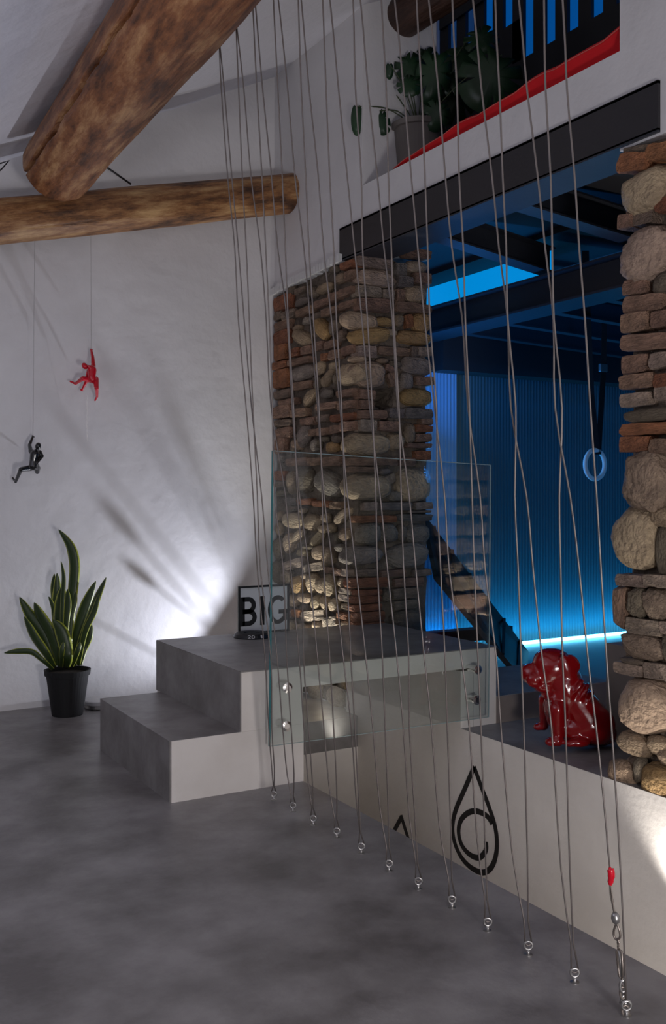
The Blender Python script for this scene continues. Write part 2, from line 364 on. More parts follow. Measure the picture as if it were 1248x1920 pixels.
lp = thing('stone_pillar', 'brick and river stone pillar left of the opening, beside the white wall', 'pillar', P(2.55, 4.2, -1))
hole = (onY(723, 747, 3.815), .062)
core(lp, XW+.014, XB-.012, 3.83, 4.655, -1, 1.10, hole)
A3 = lambda x, y: (500+x/5.333, 480+y/5.333); A4 = lambda x, y: (500+x*.198, 820+y*.198)
A5 = lambda x, y: (640+x*.198, 460+y*.198); A6 = lambda x, y: (640+x*.198, 820+y*.198)
side = [(A3, """
br 90 385 265 545;sg 280 420 400 500;bb 320 520 490 590;bb 495 440 640 505;bb 640 370 750 450;bb 760 325 893 395;ss 525 275 660 370;ss 700 170 790 275;br 770 60 893 130;bb 810 150 893 245;
bb 575 520 735 590;bb 740 455 893 525;bq 95 560 170 640;bq 180 550 310 630;bb 95 650 260 740;br 95 750 240 880;bo 95 890 205 1040;ss 270 690 350 750;sg 380 610 450 690;ss 280 750 450 890 -20;sy 490 650 635 810 -35;
bb 500 860 585 940;bb 600 850 710 925;br 265 925 350 1005;bb 370 905 470 985;bo 570 975 640 1045;bb 650 945 760 1030;bb 765 905 893 985;bb 230 1025 455 1085;sg 255 1090 465 1240;sl 495 1050 570 1180;sl 625 1060 710 1140;
br 90 1060 220 1130;bo 90 1140 230 1320;ss 545 1150 690 1275 20;ml 725 1080 960 1285;bb 265 1260 450 1335;bq 95 1340 250 1430;ss 380 1360 500 1480 25;sg 560 1330 660 1420;bb 720 1335 893 1410;bb 150 1430 325 1490;
bb 525 1470 735 1535;bb 740 1455 893 1530;bb 95 1500 260 1620;bb 270 1530 430 1610;bb 360 1615 500 1690;bq 520 1590 630 1660;br 650 1580 893 1650;bq 100 1640 260 1705;bb 400 1735 520 1800;bb 540 1720 635 1795;bb 650 1695 760 1770;bb 765 1660 893 1745;
bb 110 1720 260 1820;sg 320 1700 440 1880 30;sk 420 300 515 410 -30;bq 300 320 395 375;sk 640 100 720 170;sk 220 300 290 390;sk 460 560 560 640;sk 640 640 720 790;sq 720 740 800 850;sk 480 1200 540 1330;sk 690 1180 730 1300;
sk 560 560 620 620;sk 250 1860 330 1960;sk 460 1830 540 1930;sk 540 1800 620 1860;sk 660 1790 760 1870;bq 490 760 560 800"""),
(A4, """
bb 100 10 200 150;sl 240 20 330 125;sg 320 0 415 80 20;sg 435 20 500 130;sy 565 40 690 140;bb 195 195 395 270;bb 400 195 525 265;bb 530 185 715 270;sg 110 160 165 240;br 90 320 190 410;bq 100 420 180 470;
ss 205 330 290 530 15;sk 290 300 450 520;ml 370 390 430 470;sg 470 320 720 545 -15;bg 200 575 305 640;br 312 580 450 640;br 455 600 620 660;bb 630 610 740 680;bq 210 655 300 700;sl 180 710 345 865;ms 320 670 370 720;
ml 355 730 510 880;sl 535 720 600 810;sl 500 830 580 905;ms 590 820 650 900;sl 640 700 800 800 20;ms 700 860 790 975;sl 165 920 270 1090 15;ml 240 890 355 980 20;ml 400 920 540 1010 25;ml 285 1060 390 1130;sl 460 1030 545 1165;
ss 550 1040 650 1200;sg 655 1010 740 1080;ms 690 1090 850 1195;bp 185 1160 360 1240 10;bp 360 1195 550 1270 8;bb 560 1230 645 1280;bb 650 1250 738 1310;bp 742 1250 833 1315;sl 340 1290 400 1340;sy 250 1310 350 1470;
sl 390 1290 480 1465;sl 470 1340 560 1475;ss 565 1300 665 1495;sl 690 1330 750 1415;bp 715 1430 830 1480;bp 710 1490 810 1550;ml 200 1500 300 1600;sl 310 1480 415 1570;sl 430 1500 510 1625 12;ml 515 1510 600 1630;sl 610 1520 690 1660 15;
ml 715 1570 830 1640;bp 200 1630 265 1700;bo 268 1630 335 1700;bp 338 1640 560 1735 8;bp 565 1700 698 1790 12;bo 700 1660 800 1720;ml 200 1730 280 1860;ml 290 1770 430 1850;sl 430 1750 560 1840;ml 705 1740 825 1820;ms 600 1800 700 1860;
sk 95 500 190 560;ms 100 700 160 790;ms 100 800 150 930;sk 80 940 160 1150;sk 70 1170 150 1370;sk 150 1240 240 1380;sk 350 1010 450 1060;sk 640 900 700 1000;sk 270 560 330 600;sk 160 1400 230 1480"""),
]
jamb = [(A5, """
bp 150 110 480 215;mp 150 230 500 390;bb 600 40 840 120;sp 600 150 790 260;bb 670 270 830 365;bp 140 390 370 495;bp 375 425 490 510;bb 510 420 590 540;sl 590 375 790 545;bb 150 510 440 625;bb 500 555 830 640;
sl 0 630 330 800;sy 320 680 480 765;ss 490 660 580 765;bo 590 660 670 780 20;sy 670 640 830 820;sy 60 790 460 935 8;sl 400 790 520 860;sy 520 810 830 940;bp 140 955 325 1060;bb 335 970 640 1045;bp 700 965 830 1050;bq 640 965 698 1050;
ss 330 1070 440 1120;sl 80 1050 240 1110;mg 555 1045 850 1225;sl 100 1110 400 1340;bb 390 1145 480 1200 -20;bb 430 1200 520 1330 25;sg 540 1200 670 1360;bb 690 1245 860 1325;sy 560 1350 840 1520;bb 165 1370 310 1455;
bb 165 1470 290 1550;bb 150 1565 420 1640;bg 430 1550 575 1635;bg 580 1550 840 1640;bb 730 1645 840 1700;bp 160 1655 320 1760;bb 335 1665 540 1760;bo 680 1705 840 1770;bb 690 1785 840 1860;bb 600 1875 840 1920;ss 430 1780 580 1940;
sl 40 1780 460 1985;sq 590 1690 690 1870;bg 500 170 600 290;bg 520 300 660 400;sk 440 1090 560 1160"""),
(A6, """
bb 60 195 325 265;bb 330 195 520 265;bb 540 195 680 270;bo 680 130 830 210;bb 70 280 300 330;sg 350 295 450 350;sl 20 350 450 590;bp 410 350 500 440 20;sl 510 300 820 600;mg 440 510 560 600;bp 190 615 325 690;bg 330 615 650 690;bp 680 615 840 680;
bq 600 692 830 716;bo 120 742 325 805;bo 330 742 510 805;bg 520 730 840 790;sg 150 810 350 1010;sg 350 810 520 990;sg 600 820 820 1000;sg 10 1030 380 1205;sg 430 1010 820 1230;bq 140 1250 320 1310;bb 360 1255 600 1315;bp 670 1250 830 1310;
br 70 1330 430 1420;bb 490 1330 770 1410;br 120 1440 360 1490;br 110 1500 370 1565;bq 470 1425 720 1520;br 100 1580 370 1640;bq 480 1540 700 1620;br 130 1650 400 1740;sk 470 1640 740 1820;br 120 1750 400 1820;sk 380 1440 460 1560;
sk 520 830 600 980;sk 690 215 790 290"""),
]
def run(parent, plane, lst):
    for cv, txt in lst:
        for it in txt.replace('\n', '').split(';'):
            q = it.split()
            if not q: continue
            x0, y0, x1, y1 = map(float, q[1:5]); ang = float(q[5]) if len(q) > 5 else 0
            a = cv(x0, y0); b = cv(x1, y1); place(parent, plane, q[0][0], q[0][1], a[0], a[1], b[0], b[1], -ang)
run(lp, 'X', side); run(lp, 'Y', jamb)
for y0, h0, w in ((3.95, -.72, .14), (4.12, -.72, .12), (4.3, -.70, .16), (3.92, -.86, .12), (4.08, -.87, .16), (4.27, -.86, .13), (4.45, -.80, .14), (4.0, -.96, .15), (4.2, -.96, .12), (4.4, -.95, .13)):
    o = bpy.data.objects.new('stone', random.choice(ST)); C.objects.link(o); o.location = P(XW+.005, y0, h0); o.scale = (w, .1, .12); o.rotation_euler = (0, 0, -math.pi/2); o.color = (.42, .36, .29, 1); put(o, lp)

rp = thing('stone_pillar', 'brick and river stone pillar at the right edge, beside the red dog statue', 'pillar', P(2.55, 1.9, -.9))
core(rp, XW+.03, 3.03, 1.62, 2.185, -.9, 1.10)
A7 = lambda x, y: (1100+x*.3646, 200+y*.3646); A8 = lambda x, y: (1100+x/3, 880+y/3)
right = [(A7, """
bo 180 245 330 335 -12;bo 325 190 480 275 -12;bq 200 205 330 245 -10;sl 195 320 430 540;bb 185 560 250 630 -5;bq 252 515 352 605 -5;br 370 470 470 540 -5;mp 185 625 440 890;bb 195 890 320 965 -6;bb 195 968 400 1055 -6;
bb 195 1065 330 1160;bb 345 1050 470 1130;bb 190 1172 460 1252 -4;bb 190 1280 320 1370;bp 335 1265 470 1340;bb 185 1378 355 1450;br 360 1375 470 1440;bp 185 1475 335 1542;bp 360 1440 470 1510;bo 185 1628 460 1685;br 185 1697 335 1775;bb 340 1710 470 1780;
sk 200 1550 460 1620;mk 340 850 470 960"""),
(A8, """
mq 225 -110 460 235;sl 178 208 400 560;ms 360 215 480 325;bp 175 592 335 658;bp 343 592 470 660;bb 168 665 235 880;mk 240 670 340 830;mq 320 680 470 840;bp 235 842 432 925;bp 436 857 520 925;mq 195 925 440 1065;bp 163 1092 328 1155;bp 331 1092 480 1180;
sl 195 1182 470 1480;ss 180 1480 350 1612;ss 350 1500 470 1600;ms 400 1560 520 1660;ss 125 1640 270 1785;sy 308 1660 520 1850;sk 270 1620 330 1760;sk 400 330 480 580;mk 200 1060 330 1095;mk 440 920 520 1090"""),
]
run(rp, 'X', right)
for h0 in [-.8+.17*i for i in range(11)]:             # the pier goes on outside the frame
    for y0 in (1.70, 1.85):
        o = bpy.data.objects.new('stone', random.choice(ST)); C.objects.link(o); o.location = P(XW+.01, y0, h0); o.scale = (.18, .13, .18); o.rotation_euler = (0, 0, -math.pi/2); o.color = (.34, .28, .22, 1); put(o, rp)
for k in range(22):                                    # its far side, mirrored in the glass rail
    for j in range(5):
        o = bpy.data.objects.new('brick' if k % 3 else 'stone', random.choice(BR if k % 3 else ST)); C.objects.link(o)
        o.location = P(2.41+.13*j+random.uniform(-.01, .01)+(.04 if k % 2 else 0), 2.18, -.86+.088*k); o.scale = (.15, .09, .085 if k % 3 else .11); o.color = (*TINT[random.choice('bbpsl')], 1); put(o, rp)

# ------------------------------------------------------------------ steel
sb = thing('steel_beam', 'long dark grey steel channel lintel over the stone opening', 'beam', P(2.33, 3.0, 1.1))
MB().B(2.318, 2.335, 2.055, 3.955, 1.104, 1.253).build('web', M['steel'], sb)
MB().B(2.318, 2.50, 2.055, 3.955, 1.098, 1.110).build('bottom_flange', M['dsteel'], sb)
MB().B(2.318, 2.50, 2.055, 3.955, 1.245, 1.255).build('top_flange', M['steel'], sb)
bb = MB().B(3.10, 3.115, 1.0, 4.6, .87, 1.005); bb2 = thing('steel_beam', 'second dark blue-lit steel beam deeper in the blue room', 'beam', P(3.1, 3.0, .87))
bb.build('web', M['dsteel'], bb2); MB().B(3.05, 3.24, 1.0, 4.6, .862, .872).build('bottom_flange', M['dsteel'], bb2); MB().B(3.05, 3.24, 1.0, 4.6, .998, 1.008).build('top_flange', M['dsteel'], bb2)
def joist(y, x0, x1, h0, h1, label, wdt=.05):
    t = thing('steel_joist', label, 'joist', P(x0, y, h0), 'steel joists under the mezzanine')
    def slab(a, b, dy0, dy1, nm):
        p = [P(x0, y+dy0, h0+a), P(x1, y+dy0, h1+a), P(x1, y+dy1, h1+a), P(x0, y+dy1, h0+a), P(x0, y+dy0, h0+b), P(x1, y+dy0, h1+b), P(x1, y+dy1, h1+b), P(x0, y+dy1, h0+b)]
        MB().add(p, [(0,3,2,1),(4,5,6,7),(0,1,5,4),(1,2,6,5),(2,3,7,6),(3,0,4,7)]).build(nm, M['dsteel'], t)
    slab(0, .008, 0, wdt, 'bottom_flange'); slab(.008, .11, wdt*.45, wdt*.6, 'web'); slab(.11, .118, 0, wdt, 'top_flange')
joist(2.83, 2.5, 3.12, 1.10, 1.045, 'nearest sloping steel joist, right behind the steel lintel', .085)
joist(3.36, 2.5, 3.12, 1.10, 1.02, 'sloping steel joist just above the bright blue wall strip', .085)
for i, (y, lab) in enumerate([(2.75, 'first joist behind the second beam, beside the ring strap'), (3.15, 'second joist behind the second beam'), (3.5, 'third thin joist behind the second beam'), (3.85, 'fourth thin joist behind the second beam, catching blue light'), (4.2, 'farthest thin joist, low above the corrugated wall')]):
    joist(y, 3.24, 5.4, .875, .80, lab)
struct(box(2.36, 3.12, 1.0, 4.6, 1.225, 1.27, 'ceiling_mezzanine', M['dark']))
struct(box(3.24, 5.5, 1.0, 3.32, 1.03, 1.06, 'ceiling_inner_low', M['dark']))
tag(box(3.25, 5.5, 4.40, 4.54, .70, 1.03, 'edge_beam', M['dark']), 'black edge beam resting over the corrugated wall', 'beam')
# blue-lit wall strip between the beams; emission stands in for the light
tag(MB().B(3.30, 3.32, 3.60, 4.65, 1.008, 1.20).build('wall_glow_strip', M['panel']), 'blue-lit wall strip between the steel beams, its light put in as glow', 'lit wall')
# dark slatted boards above the blue strip (mezzanine side)
sc = thing('slatted_screen', 'dark vertical board screen with blue light between its boards, upstairs', 'screen', P(3.4, 3.4, 1.3))
for i in range(17):
    y = 1.96+.162*i
    MB().B(3.40, 3.42, y, y+.085, 2.28 if y < 3.92 else 2.5, 3.6).build('slat', M['dark'], sc)
MB().B(3.40, 3.43, 1.2, 3.92, 1.32, 2.28).build('lower_board', M['dark'], sc); MB().B(3.40, 3.43, 3.92, 4.65, 1.32, 2.50).build('lower_board', M['dark'], sc)
for h in (2.72, 3.2): MB().B(3.385, 3.40, 1.4, 4.62, h, h+.07).build('rail', M['dark'], sc)
tag(MB().B(3.70, 3.72, 1.2, 4.6, 2.2, 3.55).build('wall_glow_sheet', M['slat_glow']), 'blue-lit wall behind the dark board screen, its light put in as glow', 'lit wall')  # emission stands in for blue light on the wall behind the slats
struct(box(3.12, 3.62, 1.0, 4.64, 1.20, 1.34, 'floor_mezzanine', M['dark']))

# stair flight in the blue room
sf = thing('dark_stair', 'black steep stair rising behind the left stone pillar', 'stairs', P(3.1, 3.6, -.9))
N0, F0, F1, N1 = P(3.07, 3.535, -.9), P(3.675, 4.2, -.9), P(2.96, 4.2, -.12), P(2.86, 3.95, -.42)
nn = (F0-N0).cross(N1-N0).normalized()*.03
if nn.x < 0: nn = -nn
q = [N0, F0, F1, N1]; MB().add([a for a in q]+[a+nn for a in q], [(0,1,2,3),(7,6,5,4),(0,4,5,1),(1,5,6,2),(2,6,7,3),(3,7,4,0)]).build('soffit', M['black'], sf)
for i in range(6):
    t = (i+.5)/6; a = N0.lerp(N1, t); b = F0.lerp(F1, t)
    MB().tube([a+nn*1.05, b+nn*1.05], .012, 4).build('tread', M['black'], sf)
MB().B(2.76, 3.60, 4.22, 4.30, -.80, -.735).build('base_rail', M['black'], sf); MB().B(2.76, 2.82, 4.22, 4.30, -.905, -.80).build('foot', M['black'], sf)

# ------------------------------------------------------------------ logs
def log(name, a, b, ra, rb, m, label, crack=None, seed=0, n=72, k=160, lump=.05):
    a = Vector(a); b = Vector(b); d = b-a; L = d.length; me = MB()
    for i in range(k+1):
        t = i/k; r = ra+(rb-ra)*t
        if i == 0 or i == k: r *= .90
        for j in range(n):
            an = 2*math.pi*j/n; u = Vector((math.cos(an), math.sin(an), 0))
            z = t*L; s = 1+lump*noise.noise(Vector((u.x*.8, u.y*.8, z*.9+seed)))+.03*noise.noise(Vector((u.x*3, u.y*3, z*2.5+seed)))+.012*noise.noise(Vector((u.x*9, u.y*9, z*8+seed)))
            if crack is not None:
                c = crack+.16*noise.noise(Vector((z*.9, seed, 0)))+.05*noise.noise(Vector((z*5, seed, 2))); w = .030+.035*abs(noise.noise(Vector((z*2, 5, 5)))); dd = abs((an-c+math.pi) % (2*math.pi)-math.pi)
                if dd < w*1.6: s -= .55*(1-dd/(w*1.6))**.5
            me.v.append(Vector((u.x*r*s, u.y*r*s, z)))
    for i in range(k):
        for j in range(n): me.f.append((i*n+j, i*n+(j+1) % n, (i+1)*n+(j+1) % n, (i+1)*n+j))
    me.f.append(tuple(reversed(range(n)))); me.f.append(tuple(k*n+j for j in range(n)))
    o = me.build(name, m, smooth=True)
    z = d.normalized(); x = Vector((0, 0, 1)).cross(z).normalized(); y = z.cross(x)
    o.matrix_world = Matrix.Translation(a) @ Matrix(((x.x, y.x, z.x), (x.y, y.y, z.y), (x.z, y.z, z.z))).to_4x4()
    if label: tag(o, label, 'beam')
    return o
BIGa, BIGb = P(1.088, 4.30, 1.435), P(.93, -.6, 1.44)
log('log_beam', BIGa, BIGb, .152*S, .158*S, M['wood'], 'thick cracked log beam running overhead from the top of the frame', crack=math.pi*1.11, seed=3, n=220, k=240)
log('log_beam', P(-1.5, 4.40, .62), P(2.42, 4.48, 1.585), .098*S, .1*S, M['wood2'], 'thinner log beam along the back wall, under the thick one', seed=11)
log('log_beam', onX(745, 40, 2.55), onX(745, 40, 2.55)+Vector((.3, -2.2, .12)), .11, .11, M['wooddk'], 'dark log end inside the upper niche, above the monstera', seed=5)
tag(MB().tube([onY(183, 302, 4.32), onY(212, 322, 4.36), onY(245, 345, 4.40)], .0055, 8).build('tie_rod', M['black'], smooth=True), 'thin black iron rod between the two log beams', 'rod')
tag(MB().tube([onY(-12, 330, 4.5), onY(4, 316, 4.5), onY(17, 301, 4.5), onY(2, 306, 4.5), onY(-14, 308, 4.5)], .004, 6).build('bent_wire', M['black'], smooth=True), 'bent black wire at the left edge, left of the thick log', 'wire')

# ------------------------------------------------------------------ wire ropes
ROWS = [0, 165, 330, 465, 600, 765, 930, 1065, 1230, 1365]
anch = [(513,1500),(549,1522),(587,1547),(631,1571),(677,1600),(729,1633),(784,1667),(847,1702),(914,1745),(990,1790),(1077,1842),(1174,1905)]
UL = [[None,415,426,439,447,461],[None,446.5,454,462,466.5,473.5],[474,482,490,498,505,510],[512,520,528,535,541,551],[558,564,573,579,588,597],[604,610.5,618,625,630,641],
      [661,666.5,677,680,688,697],[715,723,728,734,738,748],[781,789,797,801,806,817],[848,857,861,868,872,880],[929,935,942,948,952,967],[1019,1023,1031,1034,1038,1053]]
UR = [[None,420,434,447,458,472],[None,457.5,471,487,498,508],[478,491,508,521,538,548],[521,538,552,570,581,595],[565,579.5,596,607,621,638],[618,634.7,651,665,678,693],
      [675,690,707,720,736,746],[739,756,771,783,795,815],[804,822,834,847,866,878],[887,902,922,935,952,957],[973,988,1008,1021,1038,1041],[1054,1063,1076,1085,1097,1107]]
LL = [[474,482,497,504],[490,502,519,530],[535,545,560,569.5],[562,578,595,607],[607,623,643.6,659],[652,666,685.7,698],[713,725,744,756],[767,778,794,808],[833,842,865,879],[899,909,929,938],[986,998,1015.7,1033],[1068,1085.6,1102,1117]]
LR = [[482.7,487.5,506.5,508.6],[514,531,537,546],[558,567,569.5,578],[603,607,618.5,625.7],[646,650,658,665],[704,707,716.7,721],[751,757,765,768],[820,825,834,839],[885,888.5,895,900.6],[964,971,977,981.6],[1048,1050.5,1055,1059],[1118,1126,1136.6,1146.6]]
BOT = {0: ((508,1440),(516,1440)), 1: ((537,1440),(551,1440))}
def hook(k): return P(1.19-.0068*k, 2.76-.1385*k, 1.405-.003*k)
def anchor(k): return onH(anch[k][0], anch[k][1], -1)
eyeh = .034
def strand(xs_up, hk, xs_lo, ak, lo_extra):
    H = hook(hk); A = anchor(ak)+Vector((0, 0, eyeh)); n = (A-H).cross(Vector((0, 1, 0)))
    if abs(hk-ak): n = (A-H).cross(Vector((-.05, 1, 0)))
    pts = [H]
    for y, x in list(zip(ROWS[:6], xs_up))+list(zip(ROWS[6:], xs_lo))+lo_extra:
        if x is None: continue
        pts.append(onPlane(x+random.uniform(-.9, .9), y, A, n))
    pts.append(A); return bez(pts, 3)
ordn = ['first', 'second', 'third', 'fourth', 'fifth', 'sixth', 'seventh', 'eighth', 'ninth', 'tenth', 'eleventh', 'twelfth']
for k in range(12):
    ax, ay = anch[k]; y2 = 1365+(ay-1365)*.55
    xl = LL[k][3]+(ax-LL[k][3])*.42+(1 if k == 0 else 0); xr = LR[k][3]+(ax-LR[k][3])*.30+4
    if k == 11: xl, xr = 1135, 1157
    exL = [(y2, xl)]; exR = [(y2, xr)]
    if k == 11: exL = [(1530, 1134), (1640, 1144)]; exR = [(1530, 1157), (1700, 1167)]
    # a rope from hook k+1's left strand crosses into anchor k; the right strand of hook k runs to anchor k+1
    if k == 0: L = strand(UL[0], 0, LL[0], 0, exL)
    else: L = strand(UR[k-1], k-1, LL[k], k, exL)
    if k == 11: R = strand(UR[11], 11, LR[11], 11, exR)
    else: R = strand(UL[k+1], k+1, LR[k], k, exR)
    t = thing('wire_rope', f'{ordn[k]} wire rope loop counted from the left, ending at a floor eye bolt' if k < 11 else 'rightmost wire rope loop, ending in the turnbuckle chain', 'rope', anchor(k), 'steel wire ropes strung from log to floor')
    A = anchor(k)+Vector((0, 0, eyeh)); q = .007
    if k == 11:
        # left strand stops at the turnbuckle set
        keep = []
        for p in L:
            keep.append(p)
            if p.z < onPlane(1143, 1632, A, (A-hook(10)).cross(Vector((-.05, 1, 0)))).z: break
        keep.append(onPlane(1143, 1636, A, (A-hook(10)).cross(Vector((-.05, 1, 0)))))
        L = keep; CH = keep[-1]
    else:
        L[-1] = A+RT*-q*1.2; R[-1] = A+RT*q*1.2
    MB().tube(L, .0024, 6).build('strand', M['cable'], t, smooth=True); MB().tube(R, .0024, 6).build('strand', M['cable'], t, smooth=True)
    if k < 11:
        arc = [A+RT*(-q*1.2*math.cos(a))+UP*(-.010*math.sin(a)) for a in [math.pi*i/8 for i in range(9)]]
        MB().tube(arc, .0021, 6).build('bend', M['cable'], t, smooth=True)
    e = thing('eye_bolt', f'{ordn[k]} steel floor eye bolt counted from the left' if k < 11 else 'rightmost floor eye bolt, under the turnbuckle', 'eye bolt', anchor(k), 'eye bolts in the cement floor')
    c = anchor(k)+Vector((0, 0, .024)); R_ = .0105
    MB().tube([c+RT*(R_*math.cos(a))+UP*(R_*math.sin(a)) for a in [2*math.pi*i/16 for i in range(16)]], .0032, 7, closed=True).build('eye', M['galv'], e, smooth=True)
    MB().tube([anchor(k)+Vector((0, 0, -.004)), anchor(k)+Vector((0, 0, .013))], .0042, 8).build('shank', M['galv'], e, smooth=True)
    MB().lathe(anchor(k), [(.011, -.001), (.011, .002), (.006, .003)], 14).build('washer', M['galv'], e)
for k in range(2):
    h = hook(k); e = thing('screw_hook', ['first steel screw hook under the thick log, from the left', 'second steel screw hook under the thick log, higher in the frame'][k], 'hook', h, 'screw hooks under the thick log')
    MB().tube([h+UP*.006+RT*(.008*math.cos(a))+UP*(.008*math.sin(a)) for a in [2*math.pi*i/12 for i in range(12)]], .0026, 6, closed=True).build('eye', M['galv'], e, smooth=True)
    MB().tube([h+UP*.012, h+UP*.045+Vector((-.03, 0, 0))], .003, 6).build('shank', M['galv'], e, smooth=True)
# turnbuckle and chain on the last rope
nC = (anchor(11)-hook(10)).cross(Vector((-.05, 1, 0)))
def T(x, y): return onPlane(x, y, anchor(11)+Vector((0, 0, .02)), nC)
def Tz(x, y): return T(1080+x/5.65, 1580+y/5.65)
tb = thing('turnbuckle_chain', 'rusty turnbuckle and shackle chain with a red sleeve on the rightmost rope', 'turnbuckle', anchor(11)+Vector((0, 0, .03)))
MB().tube(bez([Tz(352, 262), Tz(366, 300), Tz(370, 350), Tz(362, 410), Tz(358, 440)], 5), [.0035]*3+[.0085]*9+[.0070]*5+[.0050]*4, 10).build('sleeve', M['redgloss'], tb, smooth=True)
for dx in (-6, 6): MB().tube(bez([Tz(358+dx*.5, 425), Tz(366+dx*1.3, 530), Tz(380+dx, 620), Tz(400, 740)], 5), .0021, 6).build('wire_tail', M['rust'], tb, smooth=True)
MB().tube([Tz(402, 735), Tz(410, 760), Tz(416, 800), Tz(420, 840), Tz(424, 862)], [.004, .0085, .0105, .0085, .004], 12).build('clamp', M['galv'], tb, smooth=True)
MB().tube(bez([Tz(424, 855), Tz(398, 930), Tz(398, 990), Tz(428, 1030), Tz(462, 1000), Tz(456, 930), Tz(428, 855)], 4), .0026, 7).build('thimble', M['rust'], tb, smooth=True)
MB().tube(bez([Tz(430, 1015), Tz(446, 1060), Tz(432, 1010)], 4), .0024, 6).build('link', M['rust'], tb, smooth=True)
MB().tube([Tz(428, 1020), Tz(455, 1060), Tz(440, 1100), Tz(445, 1130)], .0024, 6).build('link', M['rust'], tb, smooth=True)
MB().tube([Tz(450, 1020), Tz(436, 1060), Tz(448, 1100)], .0024, 6).build('link', M['rust'], tb, smooth=True)
for a_, b_ in (((425, 1150), (452, 1410)), ((478, 1150), (496, 1400))):
    MB().tube([Tz(445, 1128), Tz(*a_), Tz(*b_), Tz(480, 1440)], .0028, 7).build('side_bar', M['rust'], tb, smooth=True)
MB().tube([Tz(450, 1130), Tz(468, 1300), Tz(482, 1450)], .0022, 7).build('screw_rod', M['galv'], tb, smooth=True)
def link(zx, zy, rw_, rh, n2=16, r=.0034, m='galv'):
    c = Tz(zx, zy); u = 1/5.65*.97/1824*2.0*S
    MB().tube([c+RT*(rw_*u*math.cos(a))+UP*(rh*u*math.sin(a)) for a in [2*math.pi*i/n2 for i in range(n2)]], r, 7, closed=True).build('shackle', M[m], tb, smooth=True)
link(492, 1520, 28, 60); link(490, 1590, 24, 62, m='rust'); link(500, 1680, 22, 60); link(520, 1780, 34, 56, m='rust')
MB().tube([Tz(470, 1690), Tz(535, 1700)], .005, 8).build('pin', M['galv'], tb, smooth=True)

# ------------------------------------------------------------------ glass rail
gl = thing('glass_railing', 'clear glass rail panel bolted to the landing side by round standoffs', 'railing', P(1.9, 2.955, -.6))
gy0, gy1 = 2.950, 2.960
g0 = onY(506, 1400, 2.95); g1 = onY(512, 845, 2.95); g2 = onY(921, 872, 2.95); g3 = onY(917, 1345, 2.95)
q = [g0, g3, g2, g1]; dy = Vector((0, .012, 0))
MB().add(q+[a+dy for a in q], [(0,1,2,3),(7,6,5,4)]).build('pane', M['glass'], gl)
def edge(a, b, r=.0045, m='edge', nm='polished_edge'): MB().tube([a+dy/2, b+dy/2], r, 4).build(nm, M[m], gl)
edge(g0, g1, .0045); M['edge2'] = mat('glass_edge_pale', (.30, .40, .42), .2); edge(g1, g2, .0022, 'edge2'); edge(g2, g3, .0026, 'edge2'); edge(g0, g3, .0018, 'edge2')
for x, y in ((540, 1290), (538, 1362), (897, 1256), (895, 1313)):
    c = onY(x, y, 2.935); s_ = MB().lathe(c, [(.012, 0), (.0215, .003), (.0215, .016), (.015, .018), (.015, .085)], 24, axis=(0, 1, 0)); s_.build('standoff', M['chrome'], gl, smooth=False, bevel=0)

# ------------------------------------------------------------------ painted marks on the low wall
lg = thing('painted_logo', 'black painted drop outline with an inner spiral on the low white wall', 'sign', onX(890, 1550, 2.298))
def stroke(pts, w, parent, name):
    n_ = len(pts); p3 = [onX(x, y, 2.2985) for x, y in pts]; b = MB()
    for i, p in enumerate(p3):
        d = (p3[min(i+1, n_-1)]-p3[max(i-1, 0)]).normalized(); s_ = Vector((1, 0, 0)).cross(d)*w/2
        b.v += [p+s_, p-s_, p+s_+Vector((.004, 0, 0)), p-s_+Vector((.004, 0, 0))]
    for i in range(n_-1):
        a = 4*i; b.f += [(a, a+1, a+5, a+4), (a+2, a+6, a+7, a+3), (a, a+4, a+6, a+2), (a+1, a+3, a+7, a+5)]
    b.f += [(0, 2, 3, 1), (4*n_-4, 4*n_-3, 4*n_-1, 4*n_-2)]
    return b.build(name, M['paint'], parent)
def sm(pts, n=8): return [(v.x, v.y) for v in bez([(x, y, 0) for x, y in pts], n)]
outer = [(888, 1440), (869, 1483), (854, 1518), (848, 1545), (849, 1568), (856, 1592), (869, 1614), (887, 1630), (905, 1636), (919, 1628), (928, 1608), (931, 1580), (927, 1548), (916, 1513), (902, 1476), (889, 1441)]
stroke([(888.4, 1438)]+sm(outer[1:-1])+[(888, 1438)], .026, lg, 'drop_outline')
inner = [(922, 1545), (914, 1532), (902, 1524), (888, 1521), (874, 1526), (863, 1539), (859, 1558), (863, 1580), (873, 1596), (886, 1606), (898, 1608), (907, 1600), (911, 1590), (910, 1578)]
stroke(sm(inner), .026, lg, 'spiral')
lt = thing('painted_letter', 'black painted peak shape cut off by the floor edge, left of the drop logo', 'sign', onX(752, 1560, 2.298))
stroke([(734, 1566), (752, 1532)], .025, lt, 'left_stroke'); stroke([(751, 1529), (770, 1590)], .025, lt, 'right_stroke')

